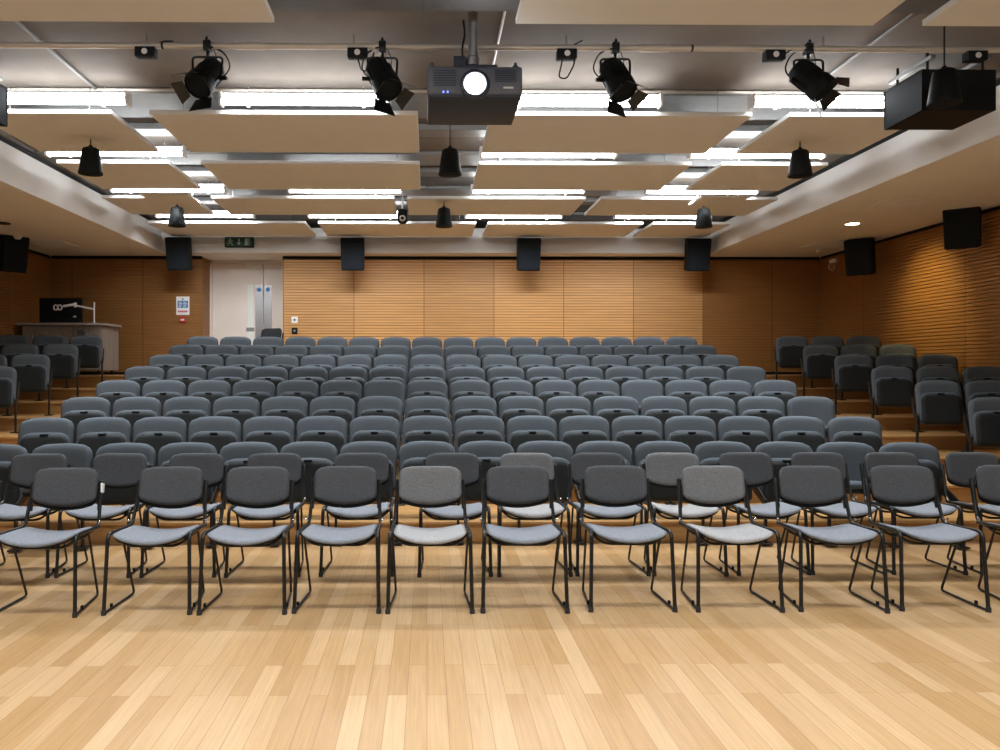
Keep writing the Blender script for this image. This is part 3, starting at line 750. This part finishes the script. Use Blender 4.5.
ROW_A = [(-2.89, 0, 2), (-2.25, 0, 2.5), (-1.61, 0, 1.2), (-1.065, 0, 0), (-.515, 0, 0), (.02, 1, 0), (.575, 0, -.5), (1.20, 0, -2), (1.82, 1, -1), (2.44, 0, -3), (3.03, 0, -3), (3.72, 0, -2)]
ROW_B = [(-2.83, 0, 3), (-2.25, 0, 0), (-1.69, 0, 2), (-1.12, 0, 0), (-.48, 0, 0), (.185, 0, 1), (.735, 1, -1), (1.26, 0, 0), (1.81, 1, -2), (2.36, 0, 0), (2.90, 0, -3), (3.45, 0, -2), (4.04, 0, -1)]
for nm, rowdef, y, in (('front row', ROW_A, 4.605), ('second row', ROW_B, 5.42)):
    for n, (x, pale, deg) in enumerate(rowdef):
        look = 'pale grey' if pale else 'dark grey'
        yy = y + random.uniform(-.015, .015) - (.045 if nm == 'front row' and n < 2 else 0)
        a = math.radians(deg + random.uniform(-1, 1))
        c = place(C_PALE if pale else C_DARK, USED, f'{look} stacking chair on the flat floor, {nm}, {ORD[n]} from the lectern side', 'chair',
                  (x + math.sin(a) * .45, yy + (1 - math.cos(a)) * .2, 0), a, f'loose stacking chairs, {nm}')
        if nm == 'front row' and n == 1:
            s = obj('sticker', box(B(), .204, .224, -.0165, .0165, .11, .17, .002, 1, mx=Matrix.Translation((0, .452, .525)) @ Matrix.Rotation(math.radians(-15), 4, 'X')), M['signwhite'], c)
            s['label'] = 'white paper sticker'
            c['label'] = 'dark grey stacking chair with white sticker on its upright, front row'
C_BLACK = stack_chair(M['blackfab'], M['blackfab'], 'black_chair')
tag(C_BLACK, 'black chair standing in front of the cream doors behind the last seat row', 'chair')
C_BLACK.location = (-2.80, 13.1, 1.32); C_BLACK.rotation_euler = (0, 0, math.radians(-22))

# ------------------------------------------------------------------ lectern desk with monitor and document camera
t = thing('lectern_desk', 'grey laminate teaching desk on castors in the corner, carrying a black monitor', 'desk', (-5.8, 13.1, 1.32))
x0, x1, y0, y1 = -.64, .64, -.35, .35
b = B(); box(b, x0 + .02, x1 - .02, y0 + .02, y1, .07, .79, .004, 1)
obj('carcass', b, M['desk'], t)
for i, (a, c) in enumerate(((x0 + .03, -.42), (-.41, -.21), (-.20, .19), (.20, .42), (.43, x1 - .02))):
    d = obj('door', box(B(), a, c, y0, y0 + .02, .08, .785, .003, 1), M['desk'], t)
    obj('handle', box(B(), c - .03, c - .022, y0 - .018, y0, .55, .66, .002, 1), M['steel'], d)
obj('vent_grille', box(B(), .25, .37, y0 - .004, y0, .62, .72), M['projm'], t)
obj('side_panel', box(B(), x1 - .02, x1, y0 + .015, y1 - .22, .08, .785, .003, 1), M['desk'], t)
obj('side_panel', box(B(), x1 - .02, x1, y1 - .21, y1, .08, .785, .003, 1), M['desk'], t)
ol = [(x0 - .04, y0 - .06), (.45, y0 - .09), (x1 + .05, y0 - .01), (x1 + .07, y1 - .1), (x1 + .04, y1 + .03), (x0 - .04, y1 + .03)]
b = B(); va = [b.verts.new((x, y, .79)) for x, y in ol]; vb = [b.verts.new((x, y, .825)) for x, y in ol]
b.faces.new(va); b.faces.new(vb)
for i in range(6): b.faces.new((va[i], va[(i + 1) % 6], vb[(i + 1) % 6], vb[i]))
obj('worktop', b, M['desktop'], t)
for x in (x0 + .1, 0, x1 - .08):
    for y in (y0 + .08, y1 - .08):
        b = B(); lathe(b, [(.033, -.014), (.035, -.01), (.035, .01), (.033, .014)], 16, Matrix.Translation((x, y, .035)) @ Matrix.Rotation(PI / 2, 4, 'Y')); box(b, x - .02, x + .02, y - .02, y + .02, .055, .075)
        obj('castor', b, M['blackp'], t, True)
t = thing('desktop_monitor', 'black monitor seen from its rear with a round white mark, on the teaching desk', 'monitor', (-5.93, 13.05, 2.145))
obj('housing', box(B(), -.34, .34, -.04, .03, .02, .42, .012, 2), M['blackp'], t, True)
b = B(); prism(b, [(-.30, .0), (.34, .0), (.31, .10), (-.27, .10)], .10, Matrix.Translation((0, -.09, 0)))
obj('stand', b, M['blackp'], t)
obj('round_mark', lathe(B(), [(.03, 0), (.03, .003)], 18), M['dimwhite'], t, False, (.235, -.04, .11), (PI / 2, 0, 0))
obj('badge', box(B(), .05, .11, -.043, -.04, .125, .135), M['grille'], t)
t = thing('document_camera', 'white document camera with folded arm and ring head on the teaching desk', 'document camera', (-5.36, 12.95, 2.145))
obj('base', lathe(B(), [(.07, 0), (.07, .012), (.02, .02)], 20), M['whitep'], t, True)
obj('post', tube(B(), [(0, 0, .015), (0, 0, .345)], .012, 10), M['whitep'], t, True)
obj('arm', tube(B(), [(0, -.02, .23), (-.28, -.05, .29)], .016, 8), M['whitep'], t, True)
obj('elbow', tube(B(), [(-.28, -.05, .26), (-.28, -.05, .335)], .022, 10), M['whitep'], t, True)
obj('arm', tube(B(), [(-.28, -.08, .305), (-.44, -.12, .272)], .020, 8), M['whitep'], t, True)
b = B()
for cx in (-.545, -.48):
    tube(b, [(cx + .032 * math.cos(2 * PI * k / 16), -.15, .25 + .04 * math.sin(2 * PI * k / 16)) for k in range(17)], .011, 6)
obj('ring_head', b, M['whitep'], t, True)

# ------------------------------------------------------------------ camera and look
cam = bpy.data.cameras.new('camera'); co = bpy.data.objects.new('camera', cam); COL.link(co)
YAW = math.radians(.7)
cam.sensor_width = 36; cam.lens = 28.8; cam.clip_start = .05; cam.clip_end = 100
cam.shift_x = (500 - 427 - 800 * math.tan(YAW)) / 1000; cam.shift_y = -.005
co.location = (0, 0, CAM_H); co.rotation_euler = (PI / 2, 0, -YAW)
scene.camera = co
w = bpy.data.worlds.new('world'); scene.world = w; w.use_nodes = True
w.node_tree.nodes['Background'].inputs['Color'].default_value = (.02, .02, .02, 1)
scene.view_settings.view_transform = 'Standard'; scene.view_settings.look = 'None'
scene.view_settings.gamma = 1; scene.view_settings.use_curve_mapping = False
scene.view_settings.exposure = 0.0
scene.cycles.max_bounces = 10; scene.cycles.diffuse_bounces = 6; scene.cycles.glossy_bounces = 4
scene.cycles.use_denoising = True
scene.cycles.sample_clamp_indirect = 6
